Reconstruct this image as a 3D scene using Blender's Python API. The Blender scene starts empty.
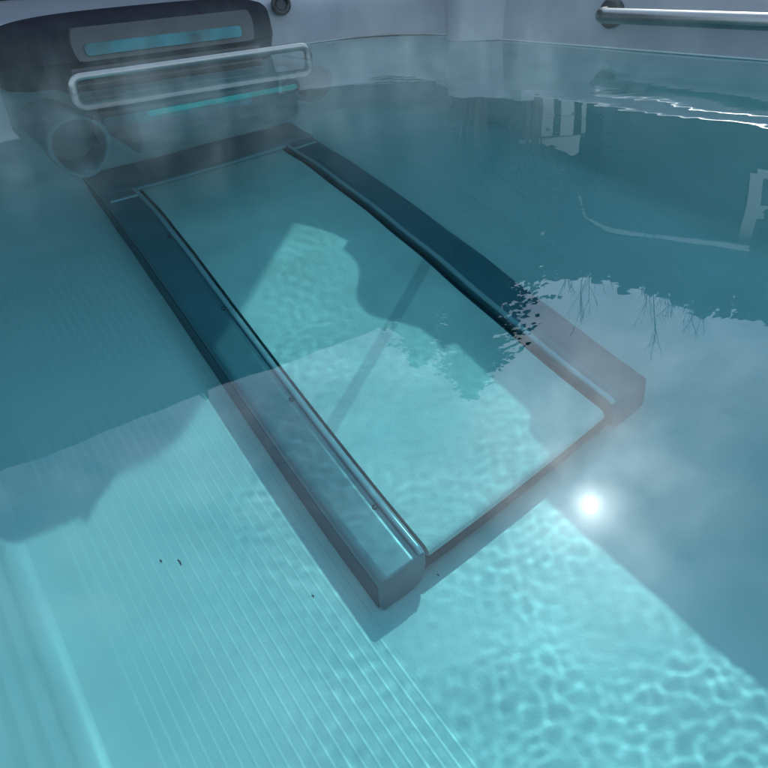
import bpy, bmesh, math, random
import numpy as np
from mathutils import Vector, Matrix, Euler

C = bpy.context.scene.collection
sc = bpy.context.scene
R = math.radians
random.seed(7)
rng = np.random.default_rng(11)

# ------------------------------------------------------------------ camera
PITCH, ROLL, CAMH = 0.5565, -0.0691, 0.2466
fw = Vector((0, math.cos(PITCH), -math.sin(PITCH)))
rt0 = Vector((1, 0, 0)); up0 = rt0.cross(fw)
rt = math.cos(ROLL) * rt0 + math.sin(ROLL) * up0
up = -math.sin(ROLL) * rt0 + math.cos(ROLL) * up0
cd = bpy.data.cameras.new('camera'); cam = bpy.data.objects.new('camera', cd); C.objects.link(cam)
M = Matrix((rt, up, -fw)).transposed().to_4x4(); M.translation = Vector((0, 0, CAMH))
cam.matrix_world = M
cd.sensor_width = 36; cd.lens = 36 * 700 / 768; cd.clip_start = 0.01; cd.clip_end = 2000
sc.camera = cam

# ------------------------------------------------------------------ sun and sky
SUN_AZ, SUN_EL = R(20.82), R(40.73)          # azimuth from +Y towards +X
SUN_DIR = Vector((math.sin(SUN_AZ) * math.cos(SUN_EL), math.cos(SUN_AZ) * math.cos(SUN_EL), math.sin(SUN_EL)))
sl = bpy.data.lights.new('sun', 'SUN'); sun = bpy.data.objects.new('sun', sl); C.objects.link(sun)
sun.rotation_euler = SUN_DIR.to_track_quat('Z', 'Y').to_euler(); sun.location = (3, 8, 8)
sl.energy = 3.1; sl.angle = R(0.6); sl.color = (1.0, 0.965, 0.92)
sl.cycles.is_caustics_light = True

w = bpy.data.worlds.new('World'); sc.world = w; w.use_nodes = True
nt = w.node_tree; nt.nodes.clear()
def N(nt, t, **k):
    n = nt.nodes.new(t)
    for a, b in k.items(): setattr(n, a, b)
    return n
wo = N(nt, 'ShaderNodeOutputWorld'); bg = N(nt, 'ShaderNodeBackground')
sky = N(nt, 'ShaderNodeTexSky', sky_type='NISHITA'); sky.sun_disc = False
sky.sun_elevation = SUN_EL; sky.sun_rotation = SUN_AZ; sky.air_density = 1.3; sky.dust_density = .3; sky.ozone_density = 2
tc = N(nt, 'ShaderNodeTexCoord')
# thin cloud: noise on the viewing direction
mp = N(nt, 'ShaderNodeMapping'); mp.inputs['Scale'].default_value = (1.0, 1.0, 1.9)
nz = N(nt, 'ShaderNodeTexNoise'); nz.inputs['Scale'].default_value = 4.6; nz.inputs['Detail'].default_value = 12; nz.inputs['Roughness'].default_value = .62; nz.inputs['Distortion'].default_value = .5
rmp = N(nt, 'ShaderNodeValToRGB'); rmp.color_ramp.elements[0].position = .40; rmp.color_ramp.elements[1].position = .74
nt.links.new(tc.outputs['Generated'], mp.inputs['Vector']); nt.links.new(mp.outputs[0], nz.inputs['Vector']); nt.links.new(nz.outputs[0], rmp.inputs[0])
mx = N(nt, 'ShaderNodeMixRGB'); mx.inputs['Color2'].default_value = (15.5, 18.5, 21.5, 1)
mu = N(nt, 'ShaderNodeMath', operation='MULTIPLY'); mu.inputs[1].default_value = .85
nt.links.new(rmp.outputs[0], mu.inputs[0]); nt.links.new(mu.outputs[0], mx.inputs['Fac']); tn = N(nt, 'ShaderNodeMixRGB', blend_type='MULTIPLY'); tn.inputs['Fac'].default_value = 1; tn.inputs['Color2'].default_value = (.88, 1.02, 1.10, 1)
nt.links.new(sky.outputs[0], tn.inputs['Color1']); nt.links.new(tn.outputs[0], mx.inputs['Color1'])
# circumsolar glow of sunlight in thin cloud
vd = N(nt, 'ShaderNodeVectorMath', operation='DOT_PRODUCT'); vd.inputs[1].default_value = SUN_DIR
nt.links.new(tc.outputs['Generated'], vd.inputs[0])
ac = N(nt, 'ShaderNodeMath', operation='ARCCOSINE'); cl = N(nt, 'ShaderNodeClamp')
nt.links.new(vd.outputs['Value'], cl.inputs[0]); nt.links.new(cl.outputs[0], ac.inputs[0])
def expo(width, amp):
    a = N(nt, 'ShaderNodeMath', operation='MULTIPLY'); a.inputs[1].default_value = -1 / width
    b = N(nt, 'ShaderNodeMath', operation='EXPONENT'); c = N(nt, 'ShaderNodeMath', operation='MULTIPLY'); c.inputs[1].default_value = amp
    nt.links.new(ac.outputs[0], a.inputs[0]); nt.links.new(a.outputs[0], b.inputs[0]); nt.links.new(b.outputs[0], c.inputs[0]); return c
e1 = expo(R(4.4), 125); e2 = expo(R(.45), 420)
nz2 = N(nt, 'ShaderNodeTexNoise'); nz2.inputs['Scale'].default_value = 14; nz2.inputs['Detail'].default_value = 8; nt.links.new(tc.outputs['Generated'], nz2.inputs['Vector'])
gr = N(nt, 'ShaderNodeMapRange'); gr.inputs[1].default_value = .3; gr.inputs[2].default_value = .7; gr.inputs[3].default_value = .5; gr.inputs[4].default_value = 1.45; nt.links.new(nz2.outputs[0], gr.inputs[0])
gm = N(nt, 'ShaderNodeMath', operation='MULTIPLY'); nt.links.new(e1.outputs[0], gm.inputs[0]); nt.links.new(gr.outputs[0], gm.inputs[1]); e1 = gm
ad = N(nt, 'ShaderNodeMath', operation='ADD'); nt.links.new(e1.outputs[0], ad.inputs[0]); nt.links.new(e2.outputs[0], ad.inputs[1])
gt = N(nt, 'ShaderNodeMixRGB', blend_type='MULTIPLY'); gt.inputs['Fac'].default_value = 1; gt.inputs['Color2'].default_value = (.84, .96, 1.0, 1); nt.links.new(ad.outputs[0], gt.inputs['Color1'])
vm = N(nt, 'ShaderNodeMixRGB', blend_type='ADD'); vm.inputs['Fac'].default_value = 1
nt.links.new(mx.outputs[0], vm.inputs['Color1']); nt.links.new(gt.outputs[0], vm.inputs['Color2'])
nt.links.new(vm.outputs[0], bg.inputs['Color']); bg.inputs['Strength'].default_value = .15
nt.links.new(bg.outputs[0], wo.inputs['Surface'])

sc.view_settings.view_transform = 'Standard'; sc.view_settings.look = 'None'; sc.view_settings.gamma = 1
sc.view_settings.use_curve_mapping = False
sc.view_settings.exposure = -0.18
cy = sc.cycles
cy.use_denoising = True
cy.max_bounces = 14; cy.diffuse_bounces = 6; cy.glossy_bounces = 5; cy.transmission_bounces = 10; cy.volume_bounces = 1; cy.transparent_max_bounces = 12
cy.sample_clamp_indirect = 8; cy.caustics_reflective = True; cy.caustics_refractive = True; cy.blur_glossy = 0.3

# ------------------------------------------------------------------ spa coordinates: a along the spa, b to its right, z up (0 = water)
YAW = 2.1443
O = Vector((0.0458, 0.8762, 0)); U = Vector((math.cos(YAW), math.sin(YAW), 0)); V = Vector((U.y, -U.x, 0))
def W_(a, b, z=0): return O + a * U + b * V + Vector((0, 0, z))

# ------------------------------------------------------------------ helpers
def tag(o, label=None, cat=None, group=None, kind=None):
    if label: o['label'] = label
    if cat: o['category'] = cat
    if group: o['group'] = group
    if kind: o['kind'] = kind
    return o
class Part:
    """collects geometry in spa coordinates, links it as one mesh under its parent"""
    def __init__(s): s.bm = bmesh.new()
    def build(s, name, mat, root=None, origin=(0, 0, 0), smooth=True, parent=None, recalc=True):
        bm = s.bm
        if recalc: bmesh.ops.recalc_face_normals(bm, faces=bm.faces)
        for v in bm.verts:
            a, b, z = v.co; v.co = (a - origin[0], -(b - origin[1]), z - origin[2])
        bmesh.ops.reverse_faces(bm, faces=bm.faces)
        if recalc: bmesh.ops.recalc_face_normals(bm, faces=bm.faces)
        me = bpy.data.meshes.new(name); bm.to_mesh(me); bm.free()
        if smooth:
            me.polygons.foreach_set('use_smooth', [True] * len(me.polygons))
            try: me.set_sharp_from_angle(angle=R(38))
            except Exception: pass
        me.materials.append(mat)
        o = bpy.data.objects.new(name, me); C.objects.link(o)
        if parent is not None: o.parent = parent
        else: o.location = W_(*origin); o.rotation_euler = (0, 0, YAW)
        return o
def thing(name, origin, label, cat, group=None):
    o = bpy.data.objects.new(name, None); C.objects.link(o); o.empty_display_size = .1
    o.location = W_(*origin); o.rotation_euler = (0, 0, YAW)
    return tag(o, label, cat, group)
def box(bm, a0, a1, b0, b1, z0, z1, bev=0, seg=3):
    r = bmesh.ops.create_cube(bm, size=1)
    for v in r['verts']:
        v.co = ((a0 + a1) / 2 + v.co.x * (a1 - a0), (b0 + b1) / 2 + v.co.y * (b1 - b0), (z0 + z1) / 2 + v.co.z * (z1 - z0))
    if bev:
        es = list({e for v in r['verts'] for e in v.link_edges})
        bmesh.ops.bevel(bm, geom=es, offset=bev, segments=seg, affect='EDGES', profile=.5)
def loft(bm, loops, caps=(True, True), closed=True):
    rows = [[bm.verts.new(p) for p in l] for l in loops]
    n = len(rows[0])
    for i in range(len(rows) - 1):
        for j in range(n if closed else n - 1):
            k = (j + 1) % n
            bm.faces.new((rows[i][j], rows[i][k], rows[i + 1][k], rows[i + 1][j]))
    if caps[0]: bm.faces.new(list(reversed(rows[0])))
    if caps[1]: bm.faces.new(rows[-1])
    return rows
def prism_b(bm, prof, b0, b1, caps=True):
    """profile of (a, z) points extruded along b"""
    loft(bm, [[(a, b, z) for a, z in prof] for b in (b0, b1)], (caps, caps))
def prism_a(bm, prof, a0, a1, caps=True):
    loft(bm, [[(a, b, z) for b, z in prof] for a in (a0, a1)], (caps, caps))
def tube(bm, pts, r, seg=14, caps=True, rad=None):
    pts = [Vector(p) for p in pts]; loops = []; t = (pts[1] - pts[0]).normalized()
    n = t.orthogonal().normalized()
    for i, p in enumerate(pts):
        if i == 0: d = pts[1] - pts[0]
        elif i == len(pts) - 1: d = pts[-1] - pts[-2]
        else: d = (pts[i + 1] - p).normalized() + (p - pts[i - 1]).normalized()
        d.normalize(); n = (n - d * n.dot(d)).normalized(); m = d.cross(n); rr = rad[i] if rad else r
        loops.append([p + rr * (math.cos(2 * math.pi * k / seg) * n + math.sin(2 * math.pi * k / seg) * m) for k in range(seg)])
    loft(bm, loops, (caps, caps))
def round_path(pts, r, seg=6):
    out = [Vector(pts[0])]
    for i in range(1, len(pts) - 1):
        p0, p, p1 = Vector(pts[i - 1]), Vector(pts[i]), Vector(pts[i + 1])
        a = (p0 - p).normalized(); b = (p1 - p).normalized(); rr = min(r, (p0 - p).length * .49, (p1 - p).length * .49)
        A = p + a * rr; B = p + b * rr
        for k in range(seg + 1):
            t = k / seg; out.append((1 - t) ** 2 * A + 2 * t * (1 - t) * p + t * t * B)
    out.append(Vector(pts[-1])); return out
def rrect(a0, a1, b0, b1, z, r, seg=8):
    pts = []
    for ca, cb, s in ((a1 - r, b1 - r, 0), (a0 + r, b1 - r, 90), (a0 + r, b0 + r, 180), (a1 - r, b0 + r, 270)):
        for k in range(seg + 1):
            t = R(s + 90 * k / seg); pts.append((ca + r * math.cos(t), cb + r * math.sin(t), z))
    return pts

# ------------------------------------------------------------------ materials
def mat(name, col, rough=.5, metal=0, bump=0, bscale=40, var=0, vscale=6, spec=.5, coat=0):
    m = bpy.data.materials.new(name); m.use_nodes = True; t = m.node_tree; p = t.nodes['Principled BSDF']
    p.inputs['Base Color'].default_value = (*col, 1); p.inputs['Roughness'].default_value = rough; p.inputs['Metallic'].default_value = metal
    p.inputs['Specular IOR Level'].default_value = spec; p.inputs['Coat Weight'].default_value = coat
    tcn = N(t, 'ShaderNodeTexCoord')
    if var:
        n = N(t, 'ShaderNodeTexNoise'); n.inputs['Scale'].default_value = vscale; n.inputs['Detail'].default_value = 6
        t.links.new(tcn.outputs['Object'], n.inputs['Vector'])
        r = N(t, 'ShaderNodeValToRGB'); r.color_ramp.elements[0].position = .3; r.color_ramp.elements[1].position = .7
        r.color_ramp.elements[0].color = (*[c * (1 - var) for c in col], 1); r.color_ramp.elements[1].color = (*[min(1, c * (1 + var)) for c in col], 1)
        t.links.new(n.outputs[0], r.inputs[0]); t.links.new(r.outputs[0], p.inputs['Base Color'])
    if bump:
        n = N(t, 'ShaderNodeTexNoise'); n.inputs['Scale'].default_value = bscale; n.inputs['Detail'].default_value = 4
        t.links.new(tcn.outputs['Object'], n.inputs['Vector'])
        b = N(t, 'ShaderNodeBump'); b.inputs['Strength'].default_value = bump; b.inputs['Distance'].default_value = .002
        t.links.new(n.outputs[0], b.inputs['Height']); t.links.new(b.outputs[0], p.inputs['Normal'])
    return m
m_shell = mat('spa_shell', (.28, .30, .335), .28, var=.05, vscale=9, bump=.1, bscale=120)
m_basin = mat('spa_basin', (.60, .62, .65), .35, var=.04, vscale=6)  # lighter than the rim's shell, to make up for light scattered underwater
m_rib = mat('rib', (.60, .62, .63), .36)
m_floor = mat('spa_floor', (.58, .60, .62), .4, var=.05, vscale=5, bump=.15, bscale=200)
m_skirt = mat('spa_skirt', (.12, .10, .09), .6, var=.2)
m_cover = mat('treadmill_cover', (.095, .17, .215), .28, metal=.1, var=.06, vscale=8)
m_side_shade = mat('treadmill_side_shade', (.012, .05, .085), .4)  # darker than the cover: shade of its outer side put into the colour
m_lip = mat('treadmill_lip', (.36, .43, .49), .2, metal=.2)
m_dark = mat('treadmill_dark', (.02, .05, .07), .4)
m_char = mat('charcoal_vinyl', (.018, .02, .027), .8, spec=.06, bump=.5, bscale=160, var=.15, vscale=20)
m_char2 = mat('charcoal_plastic', (.035, .042, .048), .4, bump=.15, bscale=60)
m_body = mat('machine_body', (.24, .25, .28), .4, var=.12, vscale=7)
m_teal = mat('teal_strip', (.004, .12, .14), .4, var=.6, vscale=16)
m_teal2 = mat('bright_teal_strip', (.05, .75, .66), .4, var=.1, vscale=10)
m_steel = mat('stainless', (.33, .34, .33), .26, metal=1, bump=.05, bscale=300)
m_black = mat('black_rubber', (.015, .015, .018), .35)
m_screw = mat('screw', (.10, .11, .12), .35, metal=.8)
m_debris = mat('debris', (.02, .02, .015), .8)

def belt_mat():
    m = mat('belt', (.56, .61, .61), .55, var=.10, vscale=9, bump=.6, bscale=260); t = m.node_tree; p = t.nodes['Principled BSDF']
    src = p.inputs['Base Color'].links[0].from_socket
    tcn = N(t, 'ShaderNodeTexCoord'); sp = N(t, 'ShaderNodeSeparateXYZ'); t.links.new(tcn.outputs['Object'], sp.inputs[0])
    # slanted darker band across the belt
    k = .557
    ml = N(t, 'ShaderNodeMath', operation='MULTIPLY_ADD'); ml.inputs[1].default_value = k; t.links.new(sp.outputs['Y'], ml.inputs[0]); t.links.new(sp.outputs['X'], ml.inputs[2])
    sb = N(t, 'ShaderNodeMath', operation='SUBTRACT'); sb.inputs[1].default_value = -.165; t.links.new(ml.outputs[0], sb.inputs[0])
    ab = N(t, 'ShaderNodeMath', operation='ABSOLUTE'); t.links.new(sb.outputs[0], ab.inputs[0])
    mr = N(t, 'ShaderNodeMapRange'); mr.inputs[1].default_value = .012; mr.inputs[2].default_value = .019; mr.inputs[3].default_value = .42; mr.inputs[4].default_value = 0
    t.links.new(ab.outputs[0], mr.inputs[0])
    mi = N(t, 'ShaderNodeMixRGB'); mi.inputs['Color2'].default_value = (.18, .24, .28, 1)
    t.links.new(mr.outputs[0], mi.inputs['Fac']); t.links.new(src, mi.inputs['Color1']); t.links.new(mi.outputs[0], p.inputs['Base Color'])
    return m
m_belt = belt_mat()

# ------------------------------------------------------------------ ground
def plane_obj(name, mat_, size, z):
    bm = bmesh.new(); bmesh.ops.create_grid(bm, x_segments=2, y_segments=2, size=size)
    me = bpy.data.meshes.new(name); bm.to_mesh(me); bm.free(); me.materials.append(mat_)
    o = bpy.data.objects.new(name, me); o.location.z = z; C.objects.link(o); return o
GZ = -1.24
tag(plane_obj('ground', mat('lawn', (.05, .075, .03), .9, var=.35, vscale=.6), 600, GZ), kind='structure')

# ------------------------------------------------------------------ swim spa
A0, A1, B0, B1 = -2.3, 1.42, -0.60, 1.00
spa = thing('swim_spa', (0, 0, GZ), 'long grey acrylic swim spa filled with clear teal water', 'swim spa')
so = (0, 0, GZ)
p = Part()
loops = []
def L_(da, z, r, far=None):      # far: outward offset of the far and right walls when it differs from the near and left ones
    e = da if far is None else far
    loops.append(rrect(A0 - da, A1 + e, B0 - da, B1 + e, z, r, 12))
prof = [(-.04, -1.1, -.24), (-.03, -1.0985, -.19), (-.02, -1.094, -.13), (-.011, -1.087, -.085), (-.004, -1.074, -.05), (-.001, -1.05, -.02), (0, -1.03, 0)]
for d, z, e in prof: L_(d, z, .24 + (e + .24) * .5, e)
# two soft horizontal swellings moulded along the foot of the wall
for z, d in ((-1.0, .001), (-.992, .004), (-.985, .014), (-.978, .019), (-.93, .021), (-.922, .025), (-.915, .036), (-.907, .041), (-.85, .043), (-.842, .048), (-.836, .057), (-.828, .061), (-.7, .060), (-.5, .048), (-.36, .026)): L_(d, z, .36, .01 + .06 * (z + 1.0))
# made-up undercut of right and far walls, added so sun rays reach the floor
for z, d, e in ((-.30, .027, .068), (-.22, .028, .13), (-.16, .029, .20), (-.05, .031, .31), (-.022, .032, .335), (.0006, .033, .338), (.0012, .033, .33), (.0012, .033, .05), (.0012, .034, .035), (.0045, .034, .034)): L_(d, z, .36 if e > .04 else .234, e)
loft(p.bm, loops, (False, False)); p.build('basin', m_basin, spa, so, parent=spa)
p = Part(); loops = [loops[-1]]
for z, d in ((.02, .0345), (.08, .036), (.105, .037), (.122, .040), (.133, .047), (.139, .058), (.142, .075)):
    L_(d, z, .20 + d)
for d, z in ((.12, .149), (.2, .162), (.30, .178), (.345, .182), (.365, .175), (.372, .155), (.372, .08)): L_(d, z, .2 + d)
loft(p.bm, loops, (False, False))
p.build('rim', m_shell, spa, so, parent=spa)
p = Part(); loops = []
for d, z in ((.352, .10), (.352, -1.02), (.352, GZ + .001)): L_(d, z, .55)
loft(p.bm, loops, (False, False)); p.build('skirt', m_skirt, spa, so, parent=spa)
p = Part(); p.bm.faces.new([p.bm.verts.new(v) for v in rrect(A0 + .04, A1 - .24, B0 + .04, B1 - .24, -1.1, .24, 12)]); p.build('basin_floor', m_floor, spa, so, parent=spa)
# ribbed floor
p = Part(); prof = []; ribs = []
b = -.505; prof.append((b - .02, -1.1002)); prof.append((b, -1.0994))
pitch = .0185
i = 0
while b + pitch < -.106:
    prof += [(b + .0035, -1.0994), (b + .0042, -1.09932), (b + .0055, -1.09912), (b + .0068, -1.09904), (b + .0081, -1.09912), (b + .0094, -1.09932), (b + .0101, -1.0994)]; ribs += list(range(len(prof) - 7, len(prof) - 1))
    b += pitch; prof.append((b, -1.0994))
prof.append((b + .002, -1.1004))
loft(p.bm, [[(a, bb, zz) for bb, zz in prof] for a in np.linspace(-2.35, 1.12, 4)], (False, False), closed=False)
p.bm.faces.ensure_lookup_table()
npf = len(prof) - 1
for i_, f_ in enumerate(p.bm.faces):
    if i_ % npf in ribs: f_.material_index = 1; f_.smooth = True
rp = p.build('ribbed_floor_panel', m_floor, spa, so, parent=spa, smooth=False); rp.data.materials.append(m_rib)
# moulded corner: the wall swells inwards beside the far corner
p = Part()
prof = [(a_, .09 * math.exp(-abs((a_ - 1.06) / .095) ** 2.6)) for a_ in np.linspace(.86, 1.26, 33)]
loops = []
for z, k in ((.0012, 1), (.02, 1), (.10, 1), (.135, .98), (.152, .9), (.160, .75), (.163, .4)):
    l = [(a + (0), B1 + .045 - off * k * 1.0 - (.0 if k else 0), z) for a, off in prof]
    l += [(1.26, B1 + .10, z), (.86, B1 + .10, z)]
    loops.append(l)
loft(p.bm, loops, (True, True)); p.build('moulded_corner', m_shell, spa, so, parent=spa)

# handrail on the right wall
hr = Part(); zr = .079; br = B1 + .035 - .055
tube(hr.bm, round_path([(.548, B1 + .035, zr), (.548, br, zr), (-1.05, br, zr), (-1.05, B1 + .035, zr)], .03), .0165, 18)
h = hr.build('handrail', m_steel, spa, so, parent=spa)
for a in (.548, -1.05):
    f_ = Part(); tube(f_.bm, [(a, B1 + .05, zr), (a, B1 + .022, zr), (a, B1 + .018, zr)], .032, 24, rad=[.033, .033, .028]); o = f_.build('flange', m_black, parent=h, origin=(0, 0, GZ)); 
# round black knob on the far coping
ko = (A1 + .036, .60, .118)
kb = thing('diverter_knob', ko, 'small round black knob on the grey wall beside the hooded machine', 'knob')
kx = A1 + .020
p = Part(); tube(p.bm, [(kx, .60 + .026 * math.cos(t), .118 + .022 * math.sin(t)) for t in np.linspace(0, 2 * math.pi, 33)], .0075, 10, caps=False); p.build('grip_ring', m_black, parent=kb, origin=ko)
p = Part(); tube(p.bm, [(A1 + .045, .60, .118), (kx + .002, .60, .118), (kx - .003, .60, .118)], .02, 20, rad=[.021, .020, .014]); p.build('cap', m_char2, parent=kb, origin=ko)

# ------------------------------------------------------------------ underwater treadmill
to = (.6, .232, -1.098)
tm = thing('underwater_treadmill', to, 'low treadmill with slate blue side covers and pale belt on the spa floor', 'treadmill')
WB, LB, WC = .4638, 1.262, .0985
p = Part()   # belt: top run, front roller, bottom run
zt = -1.030; rr = .014
prof = [(LB + .02, zt)] + [(a, zt) for a in np.linspace(LB - .1, .013, 12)]
prof += [(.012 - .016 * math.sin(t), zt - rr + rr * math.cos(t)) for t in np.linspace(0, math.pi, 10)]
prof += [(LB + .02, zt - 2 * rr)]
prism_b(p.bm, prof, .012, WB - .012); p.build('belt', m_belt, parent=tm, origin=to)
p = Part()
box(p.bm, .055, LB + .1, .004, WB - .004, -1.095, zt - 2 * rr - .002 + .0, .002, 1); box(p.bm, .05, LB, .0, .011, -1.09, zt - .006, .002, 1); box(p.bm, .05, LB, WB - .011, WB, -1.09, zt - .006, .002, 1)
p.build('frame', m_dark, parent=tm, origin=to)
ZT = -1.0119
for side in (0, 1):
    f = (lambda b: b) if side == 0 else (lambda b: WB - b)
    p = Part()
    # cross-section from the inner edge outwards
    prof = [(-.0008, -1.048), (-.0008, -1.016), (-.018, ZT - .004), (-.022, ZT - .0012), (-.026, ZT), (-.031, ZT), (-.081, ZT), (-.086, ZT), (-.0915, ZT - .0015), (-.0955, ZT - .005), (-.0978, ZT - .010), (-.0985, ZT - .016),
            (-.0985, -1.085), (-.0955, -1.097), (-.03, -1.097), (-.010, -1.085)]
    loops = []
    for a, s in ((-.012, .955), (-.011, .978), (-.008, .993), (-.004, 1.0), (.3, 1), (.7, 1), (LB + .02, 1)):
        zc, bc = -1.055, -.05
        loops.append([(a, f(bc + (b_ - bc) * s), zc + (z_ - zc) * s) for b_, z_ in prof])
    loft(p.bm, loops, (True, True)); c_ = p.build('side_cover', m_cover, parent=tm, origin=to)
    q = Part(); b_0, b_1 = sorted((f(-.1002), f(-.096))); box(q.bm, -.003, LB + .16, b_0, b_1, -1.0962, -1.032, .0012, 1); q.build('side_shade_plate', m_side_shade, parent=c_, origin=to)  # added dark plate that paints the shade on the cover's outer side
    if side == 0:
        for a_ in (.112, .404, .704, 1.0):
            q = Part(); tube(q.bm, [(a_, f(-.0215), ZT - .003), (a_, f(-.0215), ZT + .0018), (a_, f(-.0215), ZT + .0026)], .004, 14, rad=[.0046, .0046, .0028])
            q.build('screw', m_screw, parent=c_, origin=to)
    # raised bead along the inner edge
    p = Part(); tube(p.bm, [(-.006, f(-.0075), -1.017), (-.002, f(-.0075), -1.0135), (.004, f(-.0075), -1.0125), (.10, f(-.0075), -1.0125), (LB, f(-.0075), -1.0125)], .0062, 12)
    p.build('inner_lip', m_lip, parent=tm, origin=to)
    p = Part()  # levelling foot
    tube(p.bm, [(.035, f(-.055), -1.0995), (.035, f(-.055), -1.094)], .02, 16); p.build('foot', m_black, parent=tm, origin=to)
# front crossbar and rear housing
p = Part(); box(p.bm, .0, .03, 0.0005, WB - .0005, -1.088, -1.0605, .004, 2); p.build('front_crossbar', m_dark, parent=tm, origin=to)
p = Part()
prof = [(LB - .004, -1.018), (LB + .004, -1.010), (LB + .02, -1.006), (LB + .13, -1.004), (LB + .155, -1.012), (LB + .165, -1.03), (LB + .165, -1.097), (LB + .021, -1.097), (LB + .021, -1.026), (LB - .004, -1.026)]
prism_b(p.bm, prof, -WC, WB + WC); rh = p.build('rear_housing', m_cover, parent=tm, origin=to)
p = Part(); prism_b(p.bm, [(LB - .007, -1.020), (LB - .003, -1.0125), (LB + .002, -1.0105), (LB + .002, -1.020)], -.001, WB + .001); p.build('trim_strip', m_lip, parent=rh, origin=to)
p = Part(); prism_b(p.bm, [(LB - .044, -1.0125), (LB - .040, -1.0085), (LB - .034, -1.0085), (LB - .030, -1.0125)], -WC + .012, -.012)
p.build('end_seam', m_lip, parent=rh, origin=to)
p = Part(); prism_b(p.bm, [(LB - .044, -1.0125), (LB - .040, -1.0085), (LB - .034, -1.0085), (LB - .030, -1.0125)], WB + .012, WB + WC - .012); p.build('end_seam', m_lip, parent=rh, origin=to)

# ------------------------------------------------------------------ current machine under the far rim
mo = (1.42, .13, -.55)
mc = thing('swim_current_machine', mo, 'dark hooded water current machine with teal stripe on the far spa wall', 'swim machine')
HB0, HB1 = -.235, .50
def hood_loops():
    loops = []
    bc = (HB0 + HB1) / 2; hb = (HB1 - HB0) / 2
    # front profile of the hood (a, z) morphed across b with rounded ends
    n = 48
    for i in range(n + 1):
        t = -math.pi / 2 + math.pi * i / n
        x = math.sin(t); sx = math.copysign(abs(x) ** .62, x); k = math.cos(t) ** .5 if math.cos(t) > 1e-6 else 0
        b_ = bc + hb * sx
        d = k
        prof = [(1.43, .150), (1.43 - .06 * d, .157), (1.43 - .12 * d, .159), (1.43 - .165 * d, .156), (1.43 - .195 * d, .148), (1.43 - .213 * d, .136), (1.43 - .222 * d, .118), (1.43 - .228 * d, .095),
                (1.43 - .234 * d, .072), (1.43 - .236 * d, .058), (1.43 - .226 * d, .048), (1.43 - .21 * d, .02), (1.43 - .20 * d, -.01), (1.43 - .16 * d, -.03), (1.43, -.035)]
        zc = .055
        kk = .35 + .65 * k
        loops.append([(a, b_, zc + (z - zc) * kk) for a, z in prof])
    return loops
p = Part(); loft(p.bm, hood_loops(), (True, True)); hood = p.build('hood', m_char, parent=mc, origin=mo)
# recessed grey panel with the teal strip
def curved_strip(bm, pts, b0, b1, th, n=24, round_=.012):
    loops = []
    for i in range(n + 1):
        s = .5 - .5 * math.cos(math.pi * i / n); b_ = b0 + (b1 - b0) * s
        e = min(1, min(b_ - b0, b1 - b_) / round_ ) ; e = math.sqrt(max(0.02, 1 - (1 - e) ** 2))
        (a_0, z_0), (a_1, z_1) = pts; am, zm = (a_0 + a_1) / 2, (z_0 + z_1) / 2; da, dz = (a_1 - a_0) / 2 * e, (z_1 - z_0) / 2 * e
        loops.append([(am - da, b_, zm - dz), (am + da, b_, zm + dz), (am + da + th, b_, zm + dz), (am - da + th, b_, zm - dz)])
    loft(bm, loops, (True, True))
p = Part(); curved_strip(p.bm, ((1.203, .130), (1.191, .058)), -.085, .385, .02, round_=.012); pn = p.build('panel', m_char2, parent=mc, origin=mo)
p = Part(); curved_strip(p.bm, ((1.189, .096), (1.1855, .070)), -.06, .345, .01, round_=.006); p.build('teal_strip', m_teal, parent=pn, origin=mo)
# louvred outlet below the strip
p = Part(); box(p.bm, 1.203, 1.41, -.10, .40, -.06, .046, .006, 2); ol = p.build('outlet', m_black, parent=mc, origin=mo)
for k in range(6):
    q = Part(); z = .038 - k * .016; prism_b(q.bm, [(1.194, z), (1.197, z + .004), (1.21, z + .002), (1.21, z - .002)], -.095, .395); q.build('slat', m_char2, parent=ol, origin=mo)
# submerged body
p = Part(); loops = []
for b_, s in ((-.012, .90), (-.006, .97), (.01, 1), (.41, 1), (.426, .97), (.432, .90)):
    prof = round_path([(1.12, 0, -.05), (1.075, 0, -.12), (1.07, 0, -.60), (1.12, 0, -.70), (1.36, 0, -.74)], .05, 5)
    pts = [(v.x, v.z) for v in prof] + [(1.43, -.74), (1.43, -.05)]
    loops.append([(1.27 + (a - 1.27) * s, b_, -.35 + (z + .35) * s) for a, z in pts])
loft(p.bm, loops, (True, True)); p.build('body', m_body, parent=mc, origin=mo)
p = Part(); box(p.bm, 1.062, 1.09, .02, .425, -.345, -.290, .006, 3); p.build('lower_stripe', m_teal2, parent=mc, origin=mo)
for cb, ca in ((-.150, 1.09), (.575, 1.26)):
    p = Part(); cz = -.48
    loops = []
    for d, r in ((1.41 - ca, .13), (.10, .135), (.02, .14), (0, .138), (-.008, .130), (-.004, .120), (.02, .112), (.08, .108)):
        loops.append([(ca + d + .0, cb + .52 * r * math.cos(t), cz + 1.75 * r * math.sin(t)) for t in np.linspace(0, 2 * math.pi, 40)[:-1]])
    loft(p.bm, loops, (False, True)); d_ = p.build('intake_duct', m_body, parent=mc, origin=mo)
    p = Part(); tube(p.bm, [(ca - .004, cb + .52 * .129 * math.cos(t), cz + 1.75 * .129 * math.sin(t)) for t in np.linspace(0, 2 * math.pi, 41)], .0075, 10, caps=False)
    p.build('intake_ring', m_steel if False else m_shell, parent=d_, origin=mo)
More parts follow.
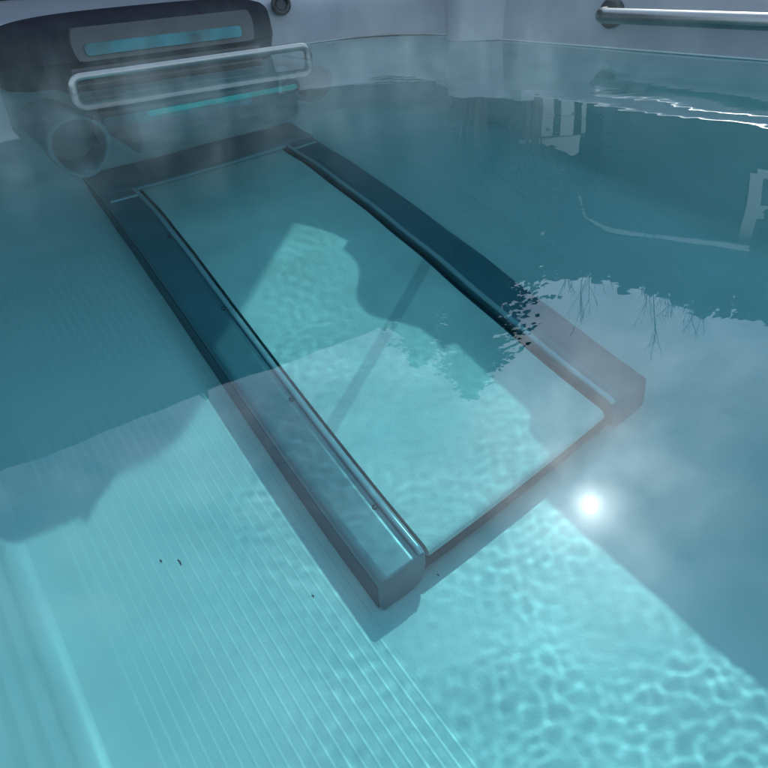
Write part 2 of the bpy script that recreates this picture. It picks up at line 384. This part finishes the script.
# stainless grab bar in front of the hood, its ends running down and back into the machine
p = Part(); ab_, zb = 1.15, .032
tube(p.bm, round_path([(1.30, -.118, -.03), (1.20, -.118, -.03), (ab_, -.118, -.02), (ab_, -.118, zb), (ab_, .515, zb), (ab_, .515, -.02), (1.20, .515, -.03), (1.30, .515, -.03)], .05, 9), .0105, 18)
p.build('grab_bar', m_steel, parent=mc, origin=mo)

# leaf debris on the floor
for k, (a_, b_, ln) in enumerate(((.262, -.345, .012), (.285, -.372, .005), (-.02, .02, .004), (.08, -.18, .005))):
    p = Part(); tube(p.bm, [(a_, b_, -1.0978), (a_ + ln * .5, b_ + .001, -1.0968), (a_ + ln, b_ - .001, -1.0978)], .0009, 8)
    o = p.build('debris_speck', m_debris, origin=(a_, b_, -1.099))
    tag(o, ['tiny dark leaf stalk lying on the ribbed floor near the left wall', 'tiny dark crumb beside the leaf stalk on the ribbed floor', 'tiny dark crumb on the floor before the treadmill belt', 'tiny dark crumb on the floor beside the treadmill side cover'][k], 'debris', 'specks of debris on the spa floor')

# ------------------------------------------------------------------ surroundings (seen mirrored in the water)
m_leafc = mat('conifer_needles', (.018, .040, .024), .8, var=.5, vscale=1.2)
m_leafb = mat('broadleaf', (.045, .085, .025), .7, var=.4, vscale=2)
m_bark = mat('bark', (.09, .07, .055), .9, var=.3, vscale=5)
m_siding = mat('dark_siding', (.035, .055, .06), .8, var=.2, vscale=1.5)
m_siding2 = mat('green_siding', (.06, .09, .09), .75, var=.2, vscale=1.5)
m_roof = mat('roof_shingle', (.04, .04, .045), .9, var=.3, vscale=6)
m_white = mat('white_paint', (.8, .8, .8), .5)
m_glass = mat('window_glass', (.02, .03, .035), .08)
m_wood = mat('cedar', (.12, .08, .05), .8, var=.3, vscale=3)

class WPart:
    """geometry in the local frame of its thing"""
    def __init__(s): s.bm = bmesh.new()
    def box(s, x0, x1, y0, y1, z0, z1, bev=0): box(s.bm, x0, x1, y0, y1, z0, z1, bev, 2); return s
    def build(s, name, m, parent, smooth=False):
        bm = s.bm; bmesh.ops.recalc_face_normals(bm, faces=bm.faces)
        me = bpy.data.meshes.new(name); bm.to_mesh(me); bm.free(); me.materials.append(m)
        if smooth: me.polygons.foreach_set('use_smooth', [True] * len(me.polygons))
        o = bpy.data.objects.new(name, me); C.objects.link(o); o.parent = parent; return o
def wthing(name, x, y, z, rz, label, cat, group=None):
    o = bpy.data.objects.new(name, None); C.objects.link(o); o.location = (x, y, z); o.rotation_euler = (0, 0, rz); return tag(o, label, cat, group)
def polar(az, d): return d * math.sin(R(az)), d * math.cos(R(az))
def roof_part(par, x0, x1, y0, y1, ze, rise, over, name='roof', m=None, th=.16, ox=None):
    ox = over if ox is None else ox
    """gable roof, ridge along local x, overhanging the walls"""
    q = WPart(); ym = (y0 + y1) / 2; half = (y1 - y0) / 2
    sl_ = rise / half; e = ze - sl_ * over
    prof = [(y0 - over, e), (ym, ze + rise), (y1 + over, e), (y1 + over, e + th), (ym, ze + rise + th), (y0 - over, e + th)]
    loft(q.bm, [[(x, y, z) for y, z in prof] for x in (x0 - ox, x1 + ox)], (True, True))
    return q.build(name, m or m_roof, par)
def window(par, x0, x1, z0, z1, y, wall=None, cols=2, rows=2, fr=.08):
    q = WPart()
    for a in np.linspace(x0, x1, cols + 1): q.box(a - fr / 2, a + fr / 2, y - .06, y + .03, z0, z1)
    for zz in np.linspace(z0, z1, rows + 1): q.box(x0, x1, y - .055, y + .028, zz - fr / 2, zz + fr / 2)
    f = q.build('window', m_white, par)
    q = WPart(); q.box(x0, x1, y - .01, y + .01, z0, z1); q.build('pane', m_glass, f)
    return f

# folded spa cover standing on edge behind the machine end
co_ = (2.0, .28, GZ)
cv = thing('folded_spa_cover', co_, 'dark folded vinyl spa cover standing on edge behind the machine end of the spa', 'spa cover')
m_vinyl = mat('cover_vinyl', (.008, .017, .019), .8, spec=.2, bump=.4, bscale=60, var=.2, vscale=2.5)
def cover_half(aa, th, lean, ztop):
    q = Part(); nb, nz_ = 60, 14; loops = []
    rs = np.random.default_rng(int(aa * 100)); ph = rs.uniform(0, 6.28, 6)
    bs = np.linspace(-1.12, 1.62, nb)
    for b_ in bs:
        top = ztop + .006 * math.sin(b_ * 5 + ph[0]) + .004 * math.sin(b_ * 13 + ph[1]) + .002 * math.sin(b_ * 37 + ph[2])
        e = min(1, min(b_ - bs[0], bs[-1] - b_) / .06 + .35); ww = th / 2 * math.sqrt(e)
        l = []
        for s_ in np.linspace(0, 1, nz_):
            z = -1.0 + (top + 1.0) * s_ - (0 if s_ < 1 else .02); l.append((aa - ww * (1 if 0 < s_ < 1 else .7) + .004 * math.sin(b_ * 7 + z * 5), b_, z))
        for s_ in np.linspace(1, 0, nz_):
            z = -1.0 + (top + 1.0) * s_ - (0 if s_ < 1 else .02); l.append((aa + ww * (1 if 0 < s_ < 1 else .7), b_, z))
        l.insert(nz_, (aa, b_, top))
        loops.append(l)
    loft(q.bm, loops, (True, True)); return q
cover_half(1.90, .09, 0, 1.36).build('panel', m_vinyl, parent=cv, origin=co_)
cover_half(2.01, .09, 0, 1.345).build('panel', m_vinyl, parent=cv, origin=co_)
for b_ in (-.7, .25, 1.2):
    q = Part(); tube(q.bm, round_path([(1.90, b_, 1.352), (1.90, b_, 1.385), (2.01, b_, 1.385), (2.01, b_, 1.338)], .03), .012, 8); q.build('handle_strap', m_black, parent=cv, origin=co_)
for b_ in (-1.0, 1.5):
    q = Part(); tube(q.bm, round_path([(1.90, b_, GZ), (1.90, b_, GZ + .2), (1.90, b_, -.99)], .01), .02, 12); box(q.bm, 1.82, 2.09, b_ - .03, b_ + .03, -1.03, -1.0, .005, 2); q.build('stand_leg', m_steel, parent=cv, origin=co_)

# neighbouring house to the right, white trimmed roof edge
x, y = polar(26, 15)
nh = wthing('neighbour_house', x, y, GZ, -R(26), 'grey green house with a white roof edge and tall white window behind the handrail side', 'house')
E2 = 15 * math.tan(R(20.4)) - .247 - GZ
x0 = -15 * math.tan(R(26 - 17.0)); x1 = 15 * math.tan(R(12))
q = WPart(); q.box(x0 + .25, x1, .3, 7, 0, E2 - .05); q.build('wall', m_siding2, nh)
roof_part(nh, x0 + .25, x1, .3, 7, E2, 1.2, .3)
q = WPart(); loft(q.bm, [[(x0 - .06, -.1, E2 - 1.0), (x0 - .02, -.1, E2 - 1.0), (x0 - .02, -.02, E2 - 1.0), (x0 - .06, -.02, E2 - 1.0)],
    [(x0 + .08, -.1, E2 - .50), (x0 + .14, -.1, E2 - .50), (x0 + .14, -.02, E2 - .50), (x0 + .08, -.02, E2 - .50)],
    [(x0 + .62, -.1, E2 - .21), (x0 + .66, -.1, E2 - .32), (x0 + .66, -.02, E2 - .32), (x0 + .62, -.02, E2 - .21)],
    [(x1 + .3, -.1, E2 + .06), (x1 + .3, -.1, E2 - .05), (x1 + .3, -.02, E2 - .05), (x1 + .3, -.02, E2 + .06)]], (True, True)); q.build('roof_edge', m_white, nh)
xw0 = 15 * math.tan(R(3.4)); xw1 = xw0 + 1.4
window(nh, xw0, xw1, 15 * math.tan(R(15.2)) - .247 - GZ, 15 * math.tan(R(20.3)) - .247 - GZ, .29, cols=2, rows=2, fr=.24)
q = WPart(); q.box(-2.4, -1.4, .26, .33, 0, 2.2); dr = q.build('door', m_wood, nh)
# pergola with white posts
x, y = polar(14.6, 12)
pg = wthing('garden_pergola', x, y, GZ, -R(14.6), 'white garden pergola with four posts and a sloping white beam', 'pergola')
T = lambda el, d=12: d * math.tan(R(el)) - .247 - GZ
zt_ = T(12.5)
for xo, wd, yo in ((-.44, .05, .1), (-.14, .17, 0), (.16, .20, .0), (.42, .07, .1)):
    q = WPart(); q.box(xo - wd / 2, xo + wd / 2, yo - wd / 2, yo + wd / 2, 0, zt_); q.build('post', m_white, pg)
q = WPart()
loft(q.bm, [[(-.56, -.12, T(12.9)), (-.56, .0, T(12.9)), (-.56, .0, T(13.3)), (-.56, -.12, T(13.3))], [(-.2, -.12, T(12.75)), (-.2, .0, T(12.75)), (-.2, .0, T(13.6)), (-.2, -.12, T(13.6))],
    [(.28, -.12, T(12.55)), (.28, .0, T(12.55)), (.28, .0, T(14.45)), (.28, -.12, T(14.45))], [(.38, -.12, T(12.5)), (.38, .0, T(12.5)), (.38, .0, T(14.3)), (.38, -.12, T(14.3))]], (True, True))
q.build('beam', m_white, pg)
q = WPart(); q.box(-.5, .45, -.06, .16, zt_, T(12.6) + .05); q.build('crossbeam', m_siding2, pg)
# small shed with a white trimmed window
x, y = polar(7.0, 13)
sh = wthing('garden_shed', x, y, GZ, -R(7), 'narrow dark shed with a small white framed window high in its gable', 'shed')
T = lambda el: 13 * math.tan(R(el)) - .247 - GZ
q = WPart(); q.box(-1.3, 1.3, .1, 3, 0, T(16)); q.build('wall', m_siding, sh)
roof_part(sh, -1.3, 1.3, .1, 3, T(16), .5, .25)
window(sh, -.42, .42, T(13.7), T(15.2), .08, cols=2, rows=1, fr=.09)

# ---- trees
def conifer_meshes(h, rad, n, seed, pw=.85, leaf=.12, br=6):
    rs = random.Random(seed); bm = bmesh.new()
    whorls = int(h * n)
    for i in range(whorls):
        f = (i + rs.random() * .6) / whorls; z = h * (.12 + .88 * f); env = rad * (1 - f) ** pw * (.75 + .5 * rs.random()) + .05
        for k in range(br if f < .9 else br - 2):
            th = rs.uniform(0, 6.283); L = env * rs.uniform(.6, 1.1); droop = rs.uniform(.15, .45) * (1 - .7 * f)
            cnt = max(3, int(L / leaf * 1.3))
            for j in range(cnt):
                s = (j + .5) / cnt; r_ = L * s; zz = z - droop * r_ + .05 * rs.random()
                px, py = r_ * math.cos(th), r_ * math.sin(th); sz = leaf * rs.uniform(.8, 1.9) * (1.15 - .6 * s)
                a1 = th + rs.uniform(-1.2, 1.2)
                d1 = Vector((math.cos(a1), math.sin(a1), rs.uniform(-.5, .1))) * sz; d2 = Vector((-math.sin(a1), math.cos(a1), rs.uniform(-.6, .3))) * sz * .45
                c = Vector((px, py, zz)) + Vector((rs.uniform(-.5, .5), rs.uniform(-.5, .5), rs.uniform(-.6, .2))) * leaf
                v = [bm.verts.new(c + q_) for q_ in (-d2, d1 * .9, d2, -d1 * .5)]
                bm.faces.new(v)
    me = bpy.data.meshes.new('crown'); bm.to_mesh(me); bm.free(); me.materials.append(m_leafc)
    b2 = bmesh.new(); tube(b2, [(0, 0, -.1), (0, 0, h * .5), (0, 0, h * .99)], .1, 8, rad=[h * .013, h * .008, .01])
    mt = bpy.data.meshes.new('trunk'); b2.to_mesh(mt); b2.free(); mt.materials.append(m_bark)
    return me, mt
def place_tree(me, mt, x, y, s, label, group=None, name='conifer_tree'):
    r_ = wthing(name, x, y, GZ, random.uniform(0, 6.28), label, 'tree', group); r_.scale = (s * random.uniform(.9, 1.1), s * random.uniform(.9, 1.1), s)
    for nm, m_ in (('trunk', mt), ('crown', me)):
        o = bpy.data.objects.new(nm, m_); C.objects.link(o); o.parent = r_
# the near conifer whose tip stands above the tree line
me1, mt1 = conifer_meshes(14 * math.tan(R(33.4)) - .247 - GZ, 3.3, 12, 3, pw=.62, leaf=.13, br=12)
x, y = polar(8.4, 14); place_tree(me1, mt1, x, y, 1, 'tall near conifer rising highest above the tree line')
me1b, mt1b = conifer_meshes(8.9, 2.4, 11, 5, pw=.6, leaf=.13, br=11)
x, y = polar(3.4, 13.0); place_tree(me1b, mt1b, x, y, .98, 'smaller conifer just left of the tall near conifer')
def leafy_meshes(h, r_, n, seed, leaf=.09):
    rs = random.Random(seed); bm = bmesh.new(); blobs = []
    for _ in range(16):
        th = rs.uniform(0, 6.283); q_ = r_ * rs.uniform(.1, .75); blobs.append((Vector((q_ * math.cos(th), q_ * math.sin(th), h - r_ * rs.uniform(.35, 2.2))), r_ * rs.uniform(.28, .5)))
    for _ in range(n):
        c0, rr_ = rs.choice(blobs); v = Vector((rs.gauss(0, 1), rs.gauss(0, 1), rs.gauss(0, 1))).normalized() * rr_ * rs.uniform(.55, 1.08) + c0
        d1 = Vector((rs.gauss(0, 1), rs.gauss(0, 1), rs.gauss(0, 1))).normalized() * leaf * rs.uniform(.6, 1.2); d2 = d1.cross(Vector((rs.gauss(0, 1), rs.gauss(0, 1), rs.gauss(0, 1)))).normalized() * leaf * .5
        bm.faces.new([bm.verts.new(v + k_) for k_ in (-d1, d2, d1, -d2)])
    me = bpy.data.meshes.new('crown'); bm.to_mesh(me); bm.free(); me.materials.append(m_leafb)
    b2 = bmesh.new(); tube(b2, [(0, 0, -.1), (.04, .02, h * .4), (0, .05, h * .85)], .1, 8, rad=[.09, .06, .015])
    for c0, rr_ in blobs[:9]: tube(b2, [(.02, .02, h * .38), tuple(c0 * .6 + Vector((0, 0, h * .16))), tuple(c0)], .03, 6, rad=[.035, .02, .008])
    mt = bpy.data.meshes.new('trunk'); b2.to_mesh(mt); b2.free(); mt.materials.append(m_bark); return me, mt
for az, d, el, r_, lab in ((8.6, 11.2, 20.6, .62, 'small leafy tree in front of the narrow shed with the white window'), (12.6, 10.6, 19.6, .58, 'small leafy tree in front of the white garden pergola'),
                           (31.5, 12.0, 21.2, .42, 'small leafy tree in front of the tall white window')):
    h_ = d * math.tan(R(el)) - .247 - GZ; a_, t_ = leafy_meshes(h_, r_, 5200, int(az * 10)); x, y = polar(az, d); place_tree(a_, t_, x, y, 1, lab, 'small leafy trees in the garden', 'leafy_tree')
# leafless tree right of it
def bare_tree(h, seed):
    rs = random.Random(seed); bm = bmesh.new(); tw = bmesh.new()
    def branch(p, d, L, r_, depth):
        pts = [p]; q_ = p.copy(); dd = d.copy()
        for i in range(4):
            dd = (dd + Vector((rs.uniform(-.18, .18), rs.uniform(-.18, .18), rs.uniform(-.02, .16)))).normalized(); q_ = q_ + dd * L / 4; pts.append(q_.copy())
        tube(bm, pts, r_, 5 if depth < 2 else 3, caps=False, rad=[r_ * (1 - .5 * i / 4) for i in range(5)])
        if depth >= 4: return
        for i in range((11, 8, 6, 5)[depth]):
            s = rs.uniform(.35, 1); k = min(3, int(s * 4)); b_ = pts[k].lerp(pts[k + 1], s * 4 - k if s < 1 else 1)
            th = rs.uniform(0, 6.283); sd = Vector((math.cos(th), math.sin(th), rs.uniform(.1, .9))).normalized()
            branch(b_, (dd * 1.1 + sd).normalized(), L * rs.uniform(.36, .5), r_ * .45, depth + 1)
    branch(Vector((0, 0, 0)), Vector((0, 0, 1)), h * .72, h * .007, 0)
    me = bpy.data.meshes.new('trunk'); bm.to_mesh(me); bm.free(); me.materials.append(m_bark); return me
bt = bare_tree(9.4, 9)
x, y = polar(16.6, 17.5)
b_ = wthing('leafless_tree', x, y, GZ, 0, 'leafless tree with fine bare twigs between the tall conifer and the tree line', 'tree')
o = bpy.data.objects.new('trunk', bt); C.objects.link(o); o.parent = b_
# tree line
var = [conifer_meshes(20, rad_, 2.6, 20 + i, pw=.72, leaf=.42) for i, rad_ in enumerate((3.0, 2.6, 3.4))]
G = 'conifers of the tree line beyond the houses'
for i in range(165):
    az = -66 + .8 * i + random.uniform(-.4, .4); d = 42 + random.uniform(-3, 6)
    el = 23.8 + 1.8 * max(0, min(1, (az - 17) / 14)) + random.choice((0, -.35, .3, -.5, .1, -.2))
    hh = d * math.tan(R(el)) - .247 - GZ
    x, y = polar(az, d); place_tree(*random.choice(var), x, y, hh / 20, 'dark green conifer in the long tree line beyond the houses', G)
for i in range(88):
    az = -66 + 1.5 * i + random.uniform(-.5, .5); d = 50 + random.uniform(-2, 6)
    hh = d * math.tan(R(23.4 + 1.8 * max(0, min(1, (az - 17) / 14)))) + 1 - random.uniform(0, .8)
    x, y = polar(az, d); place_tree(*random.choice(var), x, y, hh / 20, 'dark green conifer in the long tree line beyond the houses', G)

# ------------------------------------------------------------------ water: closed body, rippled top
def water():
    # the sheet runs on unseen under the hollow rim, so sun rays meet it
    am0, am1, bm0, bm1 = A0 - .10, A1 + .338, B0 - .10, B1 + .342
    av = np.concatenate([np.arange(am0, -.75, .012), np.arange(-.75, 1.0, .0042), np.arange(1.0, am1, .009), [am1]])
    bv = np.concatenate([np.arange(bm0, .05, .011), np.arange(.05, B1 + .02, .0042), np.arange(B1 + .02, bm1, .02), [bm1]])
    Agr, Bgr = np.meshgrid(av, bv, indexing='ij'); Z = np.zeros_like(Agr)
    def sm(x, lo, hi): t = np.clip((x - lo) / (hi - lo), 0, 1); return t * t * (3 - 2 * t)
    fine = np.zeros_like(Z); mid = np.zeros_like(Z); big = np.zeros_like(Z)
    for _ in range(40):
        lam = rng.uniform(.017, .040); th = rng.uniform(0, 2 * math.pi); k = 2 * math.pi / lam
        fine += np.sin(k * (Agr * math.cos(th) + Bgr * math.sin(th)) + rng.uniform(0, 6.28)) * (lam / .06) ** 1.5
    for _ in range(16):
        lam = rng.uniform(.12, .28); th = rng.uniform(0, 2 * math.pi); k = 2 * math.pi / lam
        mid += np.sin(k * (Agr * math.cos(th) + Bgr * math.sin(th)) + rng.uniform(0, 6.28)) * (lam / .2) ** 1.5
    for _ in range(6):
        lam = rng.uniform(.5, 1.1); th = rng.uniform(0, 2 * math.pi); k = 2 * math.pi / lam
        big += np.sin(k * (Agr * math.cos(th) + Bgr * math.sin(th)) + rng.uniform(0, 6.28))
    amp_f = (.10 + .90 * sm(Bgr + .12 * np.sin(3.1 * Agr), .22, .62)) * (1 - .45 * sm(Agr, .15, .6))
    amp_m = .35 + .65 * sm(Bgr, .1, .6)
    patch = np.zeros_like(Z)
    for _ in range(7):
        lam = rng.uniform(.22, .6); th = rng.uniform(0, 2 * math.pi); k = 2 * math.pi / lam
        patch += np.sin(k * (Agr * math.cos(th) + Bgr * math.sin(th)) + rng.uniform(0, 6.28))
    amp_f = amp_f * np.clip(1.0 + .22 * patch, .5, 1.6)
    Z = fine * AF * amp_f + mid * AM * amp_m + big * AB
    na, nb = Z.shape; co = np.stack([Agr, -Bgr, Z], -1).reshape(-1, 3)
    idx = np.arange(na * nb).reshape(na, nb)
    q = np.stack([idx[:-1, :-1], idx[:-1, 1:], idx[1:, 1:], idx[1:, :-1]], -1).reshape(-1, 4)   # up-facing for (a, -b)
    q = q[:, [0, 3, 2, 1]] if False else q
    faces = q.tolist()
    me = bpy.data.meshes.new('water'); me.from_pydata(co.tolist(), [], faces)
    me.polygons.foreach_set('use_smooth', [True] * len(faces)); me.update()
    if me.polygons[0].normal.z < 0: me.flip_normals()
    return me
WTINT = (.25, .80, .81)
STEAM = 2.0
AF, AM, AB = .95e-5, 5.0e-5, 1.4e-4
m_w = bpy.data.materials.new('water'); m_w.use_nodes = True; t = m_w.node_tree; t.nodes.clear()
out = N(t, 'ShaderNodeOutputMaterial'); gl = N(t, 'ShaderNodeBsdfPrincipled'); gl.inputs['IOR'].default_value = 1.333; gl.inputs['Roughness'].default_value = 0
gl.inputs['Transmission Weight'].default_value = 1; gl.inputs['Base Color'].default_value = (*WTINT, 1)
t.links.new(gl.outputs[0], out.inputs['Surface'])
me = water(); me.materials.append(m_w)
wat = bpy.data.objects.new('water', me); C.objects.link(wat); wat.location = O; wat.rotation_euler = (0, 0, YAW)
tag(wat, kind='structure')
wat.cycles.is_caustics_caster = True
for o in bpy.data.objects:
    if o.type == 'MESH' and o.parent in (spa, tm, mc): o.cycles.is_caustics_receiver = True

# ------------------------------------------------------------------ steam drifting over the far half of the water
m_st = bpy.data.materials.new('steam'); m_st.use_nodes = True; t = m_st.node_tree; t.nodes.clear()
out = N(t, 'ShaderNodeOutputMaterial'); vs = N(t, 'ShaderNodeVolumeScatter'); vs.inputs['Anisotropy'].default_value = .35; vs.inputs['Color'].default_value = (.74, .95, 1, 1)
tcn = N(t, 'ShaderNodeTexCoord'); mpn = N(t, 'ShaderNodeMapping'); mpn.inputs['Scale'].default_value = (1.2, 1.2, .5)
n1 = N(t, 'ShaderNodeTexNoise'); n1.inputs['Scale'].default_value = 12; n1.inputs['Detail'].default_value = 4; n1.inputs['Roughness'].default_value = .6; n1.inputs['Distortion'].default_value = .8
mr = N(t, 'ShaderNodeMapRange'); mr.inputs[1].default_value = .50; mr.inputs[2].default_value = .74; mr.inputs[3].default_value = 0.02; mr.inputs[4].default_value = STEAM
t.links.new(tcn.outputs['Object'], mpn.inputs['Vector']); t.links.new(mpn.outputs[0], n1.inputs['Vector']); t.links.new(n1.outputs[0], mr.inputs[0]); 
sp = N(t, 'ShaderNodeSeparateXYZ'); t.links.new(tcn.outputs['Object'], sp.inputs[0])
fz = N(t, 'ShaderNodeMapRange'); fz.inputs[1].default_value = 0; fz.inputs[2].default_value = .17; fz.inputs[3].default_value = 1; fz.inputs[4].default_value = 0; t.links.new(sp.outputs['Z'], fz.inputs[0])
fa = N(t, 'ShaderNodeMapRange'); fa.inputs[1].default_value = -.15; fa.inputs[2].default_value = .5; t.links.new(sp.outputs['X'], fa.inputs[0])
m1 = N(t, 'ShaderNodeMath', operation='MULTIPLY'); m2 = N(t, 'ShaderNodeMath', operation='MULTIPLY')
t.links.new(mr.outputs[0], m1.inputs[0]); t.links.new(fz.outputs[0], m1.inputs[1]); t.links.new(m1.outputs[0], m2.inputs[0]); t.links.new(fa.outputs[0], m2.inputs[1])
fb = N(t, 'ShaderNodeMapRange'); fb.inputs[1].default_value = .75; fb.inputs[2].default_value = 1.1; fb.inputs[3].default_value = 1; fb.inputs[4].default_value = .45; t.links.new(sp.outputs['X'], fb.inputs[0])
m3 = N(t, 'ShaderNodeMath', operation='MULTIPLY'); t.links.new(m2.outputs[0], m3.inputs[0]); t.links.new(fb.outputs[0], m3.inputs[1])
t.links.new(m3.outputs[0], vs.inputs['Density']); t.links.new(vs.outputs[0], out.inputs['Volume'])
p = Part(); box(p.bm, -.15, 1.38, B0 + .02, B1 - .02, .006, .18); st = p.build('steam', m_st, origin=(0, 0, .006), smooth=False); tag(st, kind='stuff')
cy.volume_step_rate = 3; cy.volume_max_steps = 64
